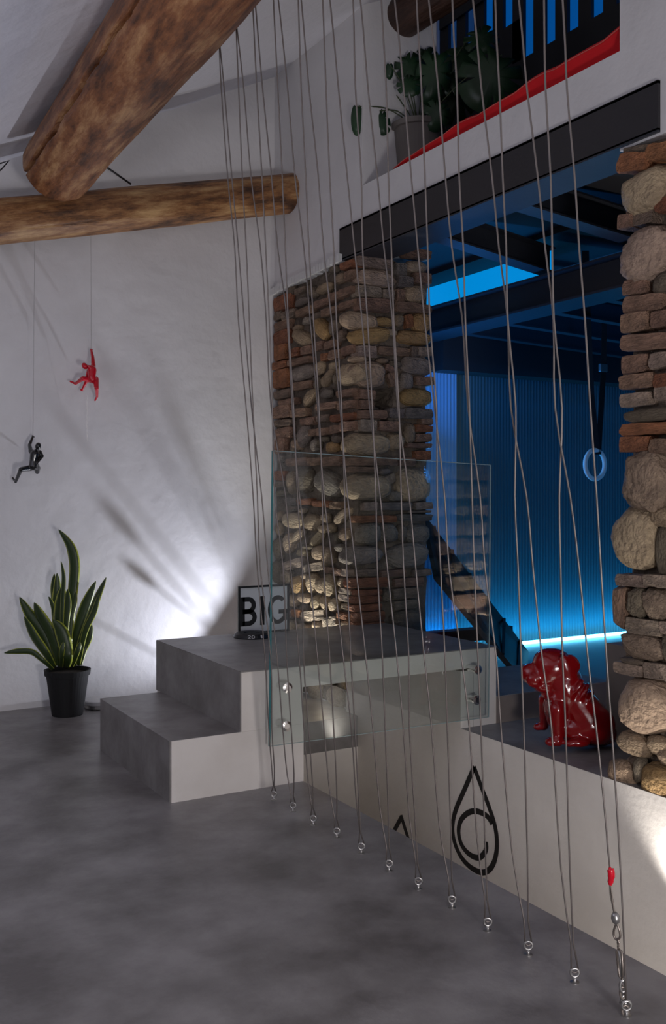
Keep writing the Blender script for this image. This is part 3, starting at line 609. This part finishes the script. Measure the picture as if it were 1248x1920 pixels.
# ------------------------------------------------------------------ voxel bodies (statues)
def blob(parts, name, m, voxel, parent=None, smooth_it=4):
    """parts: list of ('c',p0,r0,p1,r1) tapered limbs or ('e',centre,(rx,ry,rz),rot) ; fused to one skin"""
    bm = bmesh.new()
    for q in parts:
        if q[0] == 'c':
            _, a, ra, b, rb = q; n_ = 6
            for i in range(n_+1):
                t = i/n_; bmesh.ops.create_icosphere(bm, subdivisions=2, radius=1, matrix=Matrix.Translation(a.lerp(b, t)) @ Matrix.Scale(ra+(rb-ra)*t, 4))
            mb = MB().tube([a.lerp(b, t/4) for t in range(5)], [ra+(rb-ra)*t/4 for t in range(5)], 14); tm = mb.mesh('t'); bm.from_mesh(tm); bpy.data.meshes.remove(tm)
        else:
            _, c, rr, rot = q; bmesh.ops.create_icosphere(bm, subdivisions=3, radius=1, matrix=Matrix.Translation(c) @ rot.to_4x4() @ Matrix.Diagonal((*rr, 1)))
    me = bpy.data.meshes.new(name); bm.to_mesh(me); bm.free()
    o = bpy.data.objects.new(name, me); C.objects.link(o)
    r = o.modifiers.new('r', 'REMESH'); r.mode = 'VOXEL'; r.voxel_size = voxel
    s_ = o.modifiers.new('s', 'SMOOTH'); s_.factor = .6; s_.iterations = smooth_it
    dg = bpy.context.evaluated_depsgraph_get(); dg.update(); nm = bpy.data.meshes.new_from_object(o.evaluated_get(dg)); o.modifiers.clear(); o.data = nm
    bpy.data.meshes.remove(me); nm.materials.clear(); nm.materials.append(m); nm.polygons.foreach_set('use_smooth', [True]*len(nm.polygons))
    if parent is not None: put(o, parent)
    return o
BASIS = Matrix(((RT.x, FW.x, 0), (RT.y, FW.y, 0), (0, 0, 1)))

# bulldog statue
ZD = 3.45; ku = .2083*ZD/1824
def D(x, y, d=0): return atZ(940+x*.2083, 1190+y*.2083, ZD+d*ku)
def R(u): return u*ku*S
def E(x, y, d, rx, rd, rz, tilt=0): return ('e', D(x, y, d), (R(rx), R(rd), R(rz)), BASIS @ Matrix.Rotation(math.radians(tilt), 3, 'Y'))
def Cc(x0, y0, d0, r0, x1, y1, d1, r1): return ('c', D(x0, y0, d0), R(r0), D(x1, y1, d1), R(r1))
dog = [
 Cc(620, 560, 30, 150, 790, 800, 0, 185), E(800, 840, 0, 200, 190, 190), E(700, 880, 0, 180, 150, 150),
 E(860, 850, -90, 165, 90, 170, 20), E(880, 900, 80, 150, 90, 140, 20), E(955, 930, 0, 80, 90, 90), E(860, 930, -60, 130, 110, 105),
 Cc(540, 560, 40, 150, 520, 780, 60, 125), E(520, 700, 60, 140, 150, 160),
 E(470, 330, 60, 185, 160, 175), E(430, 270, 60, 150, 130, 115), Cc(430, 380, 60, 140, 300, 400, 70, 95), E(265, 360, 75, 80, 80, 75), E(215, 345, 75, 42, 48, 38),
 E(300, 440, 10, 85, 60, 75, 15), E(310, 450, 130, 80, 50, 70, 15), E(380, 500, 60, 100, 100, 55), E(240, 385, 70, 66, 66, 92),
 Cc(560, 450, 40, 165, 600, 560, 30, 165),
 E(600, 350, -85, 72, 32, 150, -22), E(640, 290, -60, 60, 45, 90, -35), E(560, 330, 200, 60, 30, 130, -15),
 Cc(500, 700, -70, 85, 510, 930, -90, 55), E(500, 985, -95, 62, 70, 55), E(440, 1000, -100, 55, 62, 40),
 Cc(400, 620, 190, 75, 385, 800, 240, 48), E(375, 850, 260, 52, 60, 48), E(325, 862, 270, 46, 52, 36),
 E(690, 1005, -160, 110, 60, 42), E(610, 1015, -165, 48, 48, 32),
 E(680, 500, -100, 26, 70, 92, 38), E(728, 545, -90, 24, 80, 98, 36), E(778, 600, -75, 24, 85, 92, 34),
 E(520, 565, 60, 175, 165, 34, -8), E(880, 790, 0, 105, 120, 95, 30), E(1000, 900, 0, 38, 36, 36),
]
o = blob(dog, 'dog_statue', M['red'], .0062, smooth_it=5)
minz = min(v.co.z for v in o.data.vertices); o.location.z += (P(0, 0, -.9).z-minz)+.001
tag(o, 'glossy red sitting bulldog statue on the cement ledge', 'statue')
for (x, y, d, r) in ((330, 300, -75, 13), (205, 330, 45, 12)):
    pass
dm = M['red']

# climber figurines
def climber(J, cv, Yw, m, name, label, string_from):
    u = 4.6/1824*S                                   # metres per photo pixel at that depth
    def Q(k, dy=0):
        x, y = cv(*J[k][:2]); return onY(x, y, Yw+J[k][2])
    rp_ = lambda px: px*u
    parts = []
    def limb(ks, rs):
        for a, b, r0, r1 in zip(ks, ks[1:], rs, rs[1:]): parts.append(('c', Q(a), rp_(r0), Q(b), rp_(r1)))
    limb(['neck', 'chest', 'waist', 'pelvis'], [3.4, 8.6, 7.2, 7.6]); limb(['shR', 'chest', 'shL'], [4.6, 7.0, 4.6]); limb(['hipR', 'pelvis', 'hipL'], [5.6, 6.4, 5.6])
    limb(['neck', 'head'], [3.0, 3.0]); parts.append(('e', Q('head'), (rp_(5.2), rp_(5.8), rp_(6.6)), BASIS @ Matrix.Rotation(math.radians(J['tilt']), 3, 'Y')))
    limb(['shR', 'elR', 'waR'], [4.3, 3.2, 2.3]); limb(['shL', 'elL', 'waL'], [4.3, 3.2, 2.3])
    limb(['hipR', 'knR', 'anR'], [5.7, 4.2, 2.7]); limb(['hipL', 'knL', 'anL'], [5.7, 4.2, 2.7]); limb(['anR', 'toR'], [2.4, 1.7]); limb(['anL', 'toL'], [2.4, 1.7])
    for w_, e_ in (('waR', 'elR'), ('waL', 'elL')):
        d = (Q(w_)-Q(e_)).normalized(); s_ = d.cross(Vector((0, 1, 0))).normalized(); c = Q(w_)+d*rp_(1.8)
        parts.append(('c', Q(w_), rp_(1.8), c, rp_(2.1)))
        for f in range(4):
            an = (f-1.5)*.24; dd = (d*math.cos(an)+s_*math.sin(an)).normalized(); p0 = c+s_*rp_((f-1.5)*1.0); p1 = p0+dd*rp_([2.9, 3.5, 3.3, 2.6][f])
            parts.append(('c', p0, rp_(.75), p1, rp_(.55)))
        parts.append(('c', c-d*rp_(.8)-s_*rp_(1.4), rp_(.8), c-s_*rp_(3.6)+d*rp_(1.0), rp_(.55)))
    t = thing(name, label, 'figurine', Q('pelvis'))
    blob(parts, 'body', m, .0016, t, 3)
    h = Q('waR'); d = (Q('waR')-Q('elR')).normalized(); h = h+d*rp_(3)
    top = onY(string_from[0], string_from[1], 4.42)
    MB().tube([h, h.lerp(top, .5), top], .0008, 5).build('string', M['galv'], t)
    return t
B1 = lambda x, y: (100+x*.09615, 630+y*.09615); B2 = lambda x, y: (x*.0801, 800+y*.0801)
climber(dict(head=(610, 585, .0), tilt=-35, neck=(690, 600, 0), chest=(752, 660, .01), waist=(750, 790, 0), pelvis=(765, 850, 0), shR=(778, 575, .02), elR=(765, 410, .05), waR=(740, 285, .08),
     shL=(700, 640, .03), elL=(640, 890, .06), waL=(570, 1030, .08), hipR=(700, 850, .01), knR=(575, 825, .0), anR=(430, 930, .07), toR=(330, 885, .08), hipL=(825, 840, .01), knL=(840, 1010, -.02), anL=(850, 1180, .07), toL=(812, 1255, .09)),
     B1, 4.52, M['redgloss'], 'climber_figurine', 'small red climbing man figurine hanging by a string on the white wall', (170, 441))
climber(dict(head=(892, 455, -.01), tilt=15, neck=(860, 560, 0), chest=(815, 650, .0), waist=(785, 810, 0), pelvis=(775, 930, 0), shR=(722, 570, .02), elR=(690, 430, .05), waR=(760, 250, .08),
     shL=(925, 600, .01), elL=(985, 690, .0), waL=(880, 830, -.02), hipR=(715, 965, .01), knR=(490, 1000, -.01), anR=(365, 1290, .07), toR=(295, 1195, .09), hipL=(850, 940, .02), knL=(870, 1060, .05), anL=(915, 965, .09), toL=(885, 880, .11)),
     B2, 4.52, M['blackgloss'], 'climber_figurine', 'small black climbing man figurine hanging by a string near the left edge', (65, 450))
tag(MB().tube([onY(163, 742, 4.60), onY(163, 828, 4.62)], .0007, 5).build('loose_string', M['galv']), 'thin string end below the red climber', 'string')

# ------------------------------------------------------------------ snake plant
sp = thing('snake_plant', 'variegated snake plant in a black pot on the floor against the white wall', 'plant', P(1.168, 4.46, -1))
pc = P(1.168, 4.44, -1); hp = .206*S
MB().lathe(pc, [(.068*S, 0), (.070*S, .01), (.094*S, hp-.03), (.101*S, hp-.028), (.104*S, hp), (.096*S, hp), (.092*S, hp-.03)], 40).build('pot', M['potdk'], sp, smooth=False)
MB().lathe(pc, [(.02, hp-.045), (.091*S, hp-.022)], 30).build('soil', M['soil'], sp)
A9 = lambda x, y: (20+x*.198, 970+y*.198)
leaves = [([(455,115),(560,270),(600,440),(590,650),(560,950),(530,1400)],84,.0),([(478,415),(500,560),(492,760),(485,1000),(490,1400)],34,-.02),([(438,530),(440,680),(425,880),(440,1120),(460,1400)],64,.03),
 ([(415,535),(402,660),(415,850),(430,1100),(455,1400)],46,.05),([(362,750),(400,850),(420,1000),(450,1400)],36,.02),([(85,755),(180,920),(300,1090),(380,1280),(420,1400)],84,-.02),([(130,940),(215,1120),(320,1270),(410,1420)],74,-.05),
 ([(225,805),(270,930),(370,1100),(440,1280),(465,1410)],104,-.03),([(400,970),(470,1070),(515,1220),(530,1330),(520,1420)],108,-.07),([(490,650),(480,800),(465,1000),(475,1200),(485,1400)],112,.01),([(540,680),(538,830),(520,1000),(510,1400)],58,-.02),
 ([(620,710),(580,860),(535,1040),(515,1400)],62,.0),([(805,605),(715,810),(640,1050),(585,1260),(560,1400)],84,.02),([(905,570),(825,740),(745,950),(670,1150),(600,1400)],62,-.02),([(835,730),(785,900),(700,1090),(640,1400)],50,-.04),
 ([(765,1010),(742,1130),(690,1260),(655,1400)],54,.03),([(-60,1285),(60,1268),(200,1275),(300,1350),(400,1440)],44,-.04),([(500,1180),(480,1300),(480,1420)],40,-.08),([(660,1180),(620,1300),(580,1410)],40,-.06)]
for pts, w, dd in leaves:
    Zl = 4.43+dd; p3 = [atZ(*A9(x, y), Zl+(.0 if i < len(pts)-1 else -dd)) for i, (x, y) in enumerate(pts)]; p3 = bez(p3, 6)[::-1]; n_ = len(p3); wm = w*.198*Zl/1824*S
    b = MB(); uvs = []; tw = random.uniform(-.5, .5)
    for i, p in enumerate(p3):
        t = i/(n_-1); d = (p3[min(i+1, n_-1)]-p3[max(i-1, 0)]).normalized()
        side_ = d.cross(FW).normalized(); a = tw*t; side_ = (side_*math.cos(a)+FW*math.sin(a)).normalized(); ww = wm/2*(.45+.75*math.sin(min(t*1.15+.12, 1)*math.pi*.62))*(1 if t < .7 else max(0.03, (1-((t-.7)/.3)**1.7)))
        nrm = side_.cross(d).normalized()
        for j in range(5):
            s_ = (j-2)/2; b.v.append(p+side_*s_*ww+nrm*((s_*s_)*ww*.35)); uvs.append((abs(s_)*.92 if True else 0, t*3))
    for i in range(n_-1):
        for j in range(4): a = i*5+j; b.f.append((a, a+1, a+6, a+5))
    me = b.mesh('leaf'); ul = me.uv_layers.new(name='UVMap')
    for li, lp_ in enumerate(me.loops): ul.data[li].uv = uvs[lp_.vertex_index]
    me.materials.append(M['leaf']); o = bpy.data.objects.new('leaf', me); C.objects.link(o); me.polygons.foreach_set('use_smooth', [True]*len(me.polygons))
    so = o.modifiers.new('t', 'SOLIDIFY'); so.thickness = .003; put(o, sp)
# round silver floor lamp beside the steps
fl_ = thing('floor_spotlight', 'flat round silver lamp on the floor between plant pot and cement step', 'lamp', onH(186, 1330, -1))
cdisc = onH(188, 1326, -1)
MB().lathe(cdisc, [(.085, .0), (.09, .006), (.088, .022)], 40).build('base', M['galv'], fl_)
MB().lathe(cdisc, [(.088, .0225), (.092, .026), (.092, .042), (.086, .046), (.03, .047)], 40).build('cover', M['white'], fl_)

# ------------------------------------------------------------------ behind the landing
PY = 3.805
ps = thing('framed_poster', 'square black framed poster reading BIG, standing at the back of the landing', 'poster', onY(492, 1185, PY))
ztp = onY(492, 1097, PY).z; zbt = P(0, 0, -.5965).z+.001
def pz(y): return ztp+(zbt-ztp)*(y-1097)/(1187.5-1097)
def rectY(x0, y0, x1, y1, Y, th, nm, m):
    a = onY(x0, y0, PY); b = onY(x1, y1, PY)
    return MB().box((a.x, Y*S-th, pz(y0)), (b.x, Y*S, pz(y1))).build(nm, M[m], ps)
rectY(447, 1099, 540, 1187, PY, .006, 'sheet', 'paper')
rectY(445.5, 1097, 540.5, 1100.5, PY, .012, 'frame_rail', 'black'); rectY(445.5, 1184.5, 540.5, 1187.5, PY, .012, 'frame_rail', 'black')
rectY(445.5, 1100.5, 449, 1184.5, PY, .012, 'frame_rail', 'black'); rectY(537, 1100.5, 540.5, 1184.5, PY, .012, 'frame_rail', 'black')
def letter(paths, w, x0, x1):
    a = onY(x0, 1145, PY).x; b = onY(x1, 1145, PY).x; zt, zb = pz(1118), pz(1173); m = MB()
    for path in paths:
        p = [Vector((a+(b-a)*u, PY*S-.0072, zb+(zt-zb)*v)) for u, v in path]; n = len(p); k = len(m.v)
        for q in range(n):
            d = (p[min(q+1, n-1)]-p[max(q-1, 0)]).normalized(); sd = Vector((0, 1, 0)).cross(d)*w/2
            m.v += [p[q]+sd, p[q]-sd, p[q]+sd+Vector((0, .0015, 0)), p[q]-sd+Vector((0, .0015, 0))]
        for q in range(n-1):
            c = k+4*q; m.f += [(c, c+1, c+5, c+4), (c+2, c+6, c+7, c+3), (c, c+4, c+6, c+2), (c+1, c+3, c+7, c+5)]
        m.f += [(k, k+2, k+3, k+1), (k+4*n-4, k+4*n-3, k+4*n-1, k+4*n-2)]
    m.build('letter', M['paint'], ps)
def arc(cx, cy, rx, ry, a0, a1, n=20): return [(cx+rx*math.cos(math.radians(a0+(a1-a0)*i/n)), cy+ry*math.sin(math.radians(a0+(a1-a0)*i/n))) for i in range(n+1)]
letter([[(.14, 0), (.14, 1)], [(.14, .92), (.5, .92)]+arc(.5, .71, .34, .21, 90, -90)+[(.14, .50)], [(.14, .50), (.5, .50)]+arc(.5, .29, .40, .21, 90, -90)+[(.14, .08)]], .0245, 449.5, 479)
letter([[(.5, 0), (.5, 1)]], .0245, 486, 495)
letter([arc(.5, .5, .40, .43, 48, 318, 34), [(.54, .43), (.98, .43)], [(.86, .43), (.86, .12)]], .0225, 501, 538)
WY = 3.705; a = onY(472, 1190, WY); rr = .078*S; z0 = P(0, 0, -.5965).z; th = .020*S
wp = thing('weight_plate', 'small round black weight plate lying flat on the landing, in front of the BIG poster', 'weight', Vector((a.x, a.y, z0)))
MB().lathe(Vector((a.x, a.y, z0)), [(rr*.97, .0), (rr, .004), (rr*.93, th*.75), (rr*.85, th), (rr*.45, th), (rr*.42, th*.8), (rr*.3, th*.8), (rr*.28, th)], 56).build('plate', M['black'], wp)
def text(ch, x0, x1, m, parent, name):
    cu = bpy.data.curves.new(name, 'FONT'); cu.body = ch; cu.extrude = .02
    ob = bpy.data.objects.new(name, cu); C.objects.link(ob); dg = bpy.context.evaluated_depsgraph_get(); me = bpy.data.meshes.new_from_object(ob.evaluated_get(dg)); bpy.data.objects.remove(ob)
    xs = [v.co.x for v in me.vertices]; ys = [v.co.y for v in me.vertices]; u0, u1, w0, w1 = min(xs), max(xs), min(ys), max(ys)
    for v in me.vertices:                              # wrapped around the rim
        an = math.radians(x0+(x1-x0)*(v.co.x-u0)/(u1-u0)); b_ = (v.co.y-w0)/(w1-w0); R0 = rr*(.995-.05*b_)+(.0012 if v.co.z > 0 else -.001)
        v.co = Vector((a.x+R0*math.cos(an), a.y+R0*math.sin(an), z0+.006+b_*(th*.62)))
    me.materials.clear(); me.materials.append(m); o = bpy.data.objects.new(name, me); C.objects.link(o); put(o, parent)
text('20', 232, 254, M['white'], wp, 'number'); text('1', 274, 279, M['white'], wp, 'number')
# flood lamp hidden low behind the landing: added flap cuts the slanting shadow edge
fl2 = thing('flood_lamp', 'small black flood lamp on the floor behind the landing, at the wall foot', 'lamp', Vector((LA.x, LA.y, 0)))
MB().B(2.185, 2.215, 4.26, 4.34, -.999, -.985).build('base', M['black'], fl2)
P1 = P(1.70, 4.66, -.955); P3 = P(2.62, 4.66, .26); Q3 = P(3.3, 4.66, -.9); Q1 = P(2.2, 4.66, -1.6)
k_ = .16; q = [LA+(a-LA)*k_ for a in (P1, P3, Q3, Q1)]; off = Vector((0, .004, 0))
MB().add(q+[a+off for a in q], [(0,1,2,3),(7,6,5,4),(0,4,5,1),(1,5,6,2),(2,6,7,3),(3,7,4,0)]).build('shadow_flap', M['black'], fl2)  # unseen flap, shaped only to cast the shadow edge on the wall
rd = thing('dried_reeds', 'fan of dried bulrush stems on the floor behind the landing', 'plant', Vector((LA.x, LA.y+.05, 0)))
for (hx, hy, sx, sy, hr, t) in ((345, 800, 440, 1020, 12, .17), (130, 800, 340, 1060, 16, .2), (262, 1075, 372, 1165, 17, .3), (222, 975, 400, 1180, 22, .26), (320, 770, 430, 1060, 20, .16), (150, 600, 330, 900, 16, .15), (150, 1150, 330, 1245, 9, .3)):
    a = onY(hx, hy, 4.66); b = onY(sx, sy, 4.66); tip = LA+(a-LA)*t; ft = LA+(b-LA)*t; d = (tip-ft).normalized(); r = hr*4.8/1824*S*t*.62
    base = ft+(ft-tip)*.5; base.z = max(base.z, .004)
    MB().tube([base, ft, tip], [.0014, .0018, .0022], 6).build('stalk', M['rust'], rd)
    MB().tube([tip-d*r*3.5, tip-d*r*2, tip, tip+d*r*2, tip+d*r*3.5], [r*.3, r*.85, r, r*.85, r*.25], 12).build('seed_head', M['soil'], rd, smooth=True)

# ------------------------------------------------------------------ gymnastic ring and straps
rc = atZ(1115, 871, 5.0); rg = thing('gymnastic_ring', 'pale wooden gymnastic ring on a black strap in the blue room', 'ring', rc)
rad = 25*5.0/1824*S; ax1 = (RT*.86+FW*.5).normalized()
MB().tube([rc+ax1*(rad*math.cos(a))+UP*(rad*1.09*math.sin(a)) for a in [2*math.pi*i/48 for i in range(48)]], .0145, 12, closed=True).build('ring', M['ring'], rg, smooth=True)
def band(pts, w, nm, parent, m='strap', z=5.0, th=.003):
    p3 = [atZ(x, y, zz) for x, y, zz in pts]; b = MB()
    for i, p in enumerate(p3):
        s_ = RT*w/2; b.v += [p-s_, p+s_, p-s_+FW*th, p+s_+FW*th]
    for i in range(len(p3)-1): a = 4*i; b.f += [(a, a+1, a+5, a+4), (a+2, a+6, a+7, a+3), (a, a+4, a+6, a+2), (a+1, a+3, a+7, a+5)]
    return b.build(nm, M[m], parent)
band([(1097, 470, 4.6), (1101, 600, 4.8), (1108, 740, 4.95), (1118, 848, 5.0)], .040, 'strap', rg)
band([(1133, 560, 5.1), (1131, 690, 5.1), (1127, 760, 5.05), (1121, 852, 5.0)], .034, 'strap', rg)
b_ = atZ(1130, 690, 5.09); MB().box(b_-Vector((.03, .01, .025)), b_+Vector((.03, .01, .025))).build('buckle', M['galv'], rg, bevel=.004)

# ------------------------------------------------------------------ niche: red cloth and monstera
# quilted cloth lying along the sill, its lower edge tucked under
def sill(px, X=XW): return onX(px, 300, X).y/S
n_ = 90; ya = 3.52; yb = 2.222; b = MB(); lips = []
for i in range(n_+1):
    t = i/n_; y = ya+(yb-ya)*t; env = math.sin(min(t*6, 1)*math.pi/2)
    wav = .012*math.sin(t*21)+.010*noise.noise(Vector((t*9, 1, 1))); lipf = (.016+.044*t+max(0, .014*math.sin(t*19+1)))*env+.004; top = (.055+.066*t+.012*noise.noise(Vector((t*6, 4, 1))))*env+.012
    if t > .9: top -= .25*(t-.9)*.5
    bx = 2.340+wav*.3
    prof = [(bx+.10, 0), (bx+.02, .001), (bx+.03, lipf*.5), (bx+.004, lipf*.9), (bx-.006, lipf), (bx+.0, lipf*1.12+.003), (bx+.04, lipf+(top-lipf)*.55), (bx+.085, top), (bx+.13, top*.95), (bx+.2, 0)]
    for (x, h) in prof: b.v.append(P(x, y, 1.409+max(h, 0)))
    lips.append(P(bx-.007, y, 1.409+lipf))
m_ = 10
for i in range(n_):
    for j in range(m_-1): a = i*m_+j; b.f.append((a, a+1, a+m_+1, a+m_))
b.f.append(tuple(range(m_))); b.f.append(tuple(reversed([n_*m_+j for j in range(m_)])))
rcz = thing('red_blanket', 'long red quilted blanket rolled along the niche sill', 'blanket', P(2.4, 2.9, 1.41))
b.build('blanket', M['cloth'], rcz, smooth=True); MB().tube(lips, .0022, 5).build('seam', M['seam'], rcz, smooth=True)
# monstera
mp_ = thing('potted_monstera', 'large monstera in a taupe pot inside the upper niche', 'plant', onX(781, 300, 2.62))
pcx = onX(784, 228, 2.60); zb_ = P(0, 0, 1.409).z; ztop = onX(784, 236, 2.60).z
MB().lathe(Vector((pcx.x, pcx.y, zb_)), [(.10, 0), (.105, .02), (.135, ztop-zb_-.03), (.150, ztop-zb_-.028), (.153, ztop-zb_), (.14, ztop-zb_), (.136, ztop-zb_-.03)], 40).build('pot', M['potgrey'], mp_)
MB().lathe(Vector((pcx.x, pcx.y, ztop-.03)), [(.02, 0), (.135, .003)], 30).build('soil', M['soil'], mp_)
def monstera_leaf(px, py, w, h, X, ang, notches=4, seed=0):
    c = onX(px, py, X); z = X/ray(px, py).x; wm = w*1.18*z/1824*S; hm = h*1.18*z/1824*S; K = 56; pts = []
    for i in range(K):
        a = 2*math.pi*i/K; r = 1+.14*math.cos(a)-.34*max(0, math.cos(a-math.pi))**10            # tip at a=0, heart notch at pi
        s_ = abs(math.sin(a)); 
        if notches and s_ > .35 and abs(math.sin(a*(notches+.5)*1.0+seed)) > .965: r *= .50
        pts.append((r*math.sin(a)*.5*wm, -r*math.cos(a)*.5*hm, a))
    ca, sa = math.cos(math.radians(ang)), math.sin(math.radians(ang)); b = MB(); tl = .25*math.sin(seed*3)
    def tr_(x, y):
        d = .18*abs(x)+.12*(y*y)/max(hm, .01); xx = x*ca-y*sa; yy = x*sa+y*ca
        return c+RT*xx+UP*yy+FW*(d+tl*yy)
    b.v.append(tr_(0, 0))
    for k2 in (.5, 1.0):
        for x, y, a in pts: b.v.append(tr_(x*k2, y*k2))
    for i in range(K):
        j = (i+1) % K; b.f.append((0, 1+i, 1+j)); b.f.append((1+i, 1+K+i, 1+K+j, 1+j))
    o = b.build('leaf', M['mon'], mp_, smooth=True); so = o.modifiers.new('t', 'SOLIDIFY'); so.thickness = .002
    base = Vector((pcx.x, pcx.y, ztop-.02)); top = tr_(0, hm*.30); mid = (base+top)/2+UP*.05
    s_ = MB().tube(bez([base, mid, top], 6), .0035, 6).build('stem', M['stem'], mp_, smooth=True)
A10 = lambda x, y: (640+x*.2885, y*.2885)
for k, (x, y, w, h, X, ang) in enumerate([(235,590,44,62,2.44,15),(250,775,30,46,2.42,20),(100,757,19,52,2.31,0),(445,430,50,66,2.55,25),(605,460,58,92,2.62,-10),(780,370,64,62,2.75,20),(985,480,104,104,2.70,-25),(430,545,38,40,2.5,40),
        (312,450,13,26,2.45,0),(905,240,60,52,2.8,30),(620,730,46,50,2.6,-20),(560,380,40,60,2.66,10),(770,620,60,80,2.8,-30),(690,500,50,60,2.7,35)]):
    px, py = A10(x, y); monstera_leaf(px, py, w, h, X, ang, 4 if w > 28 else 0, k)
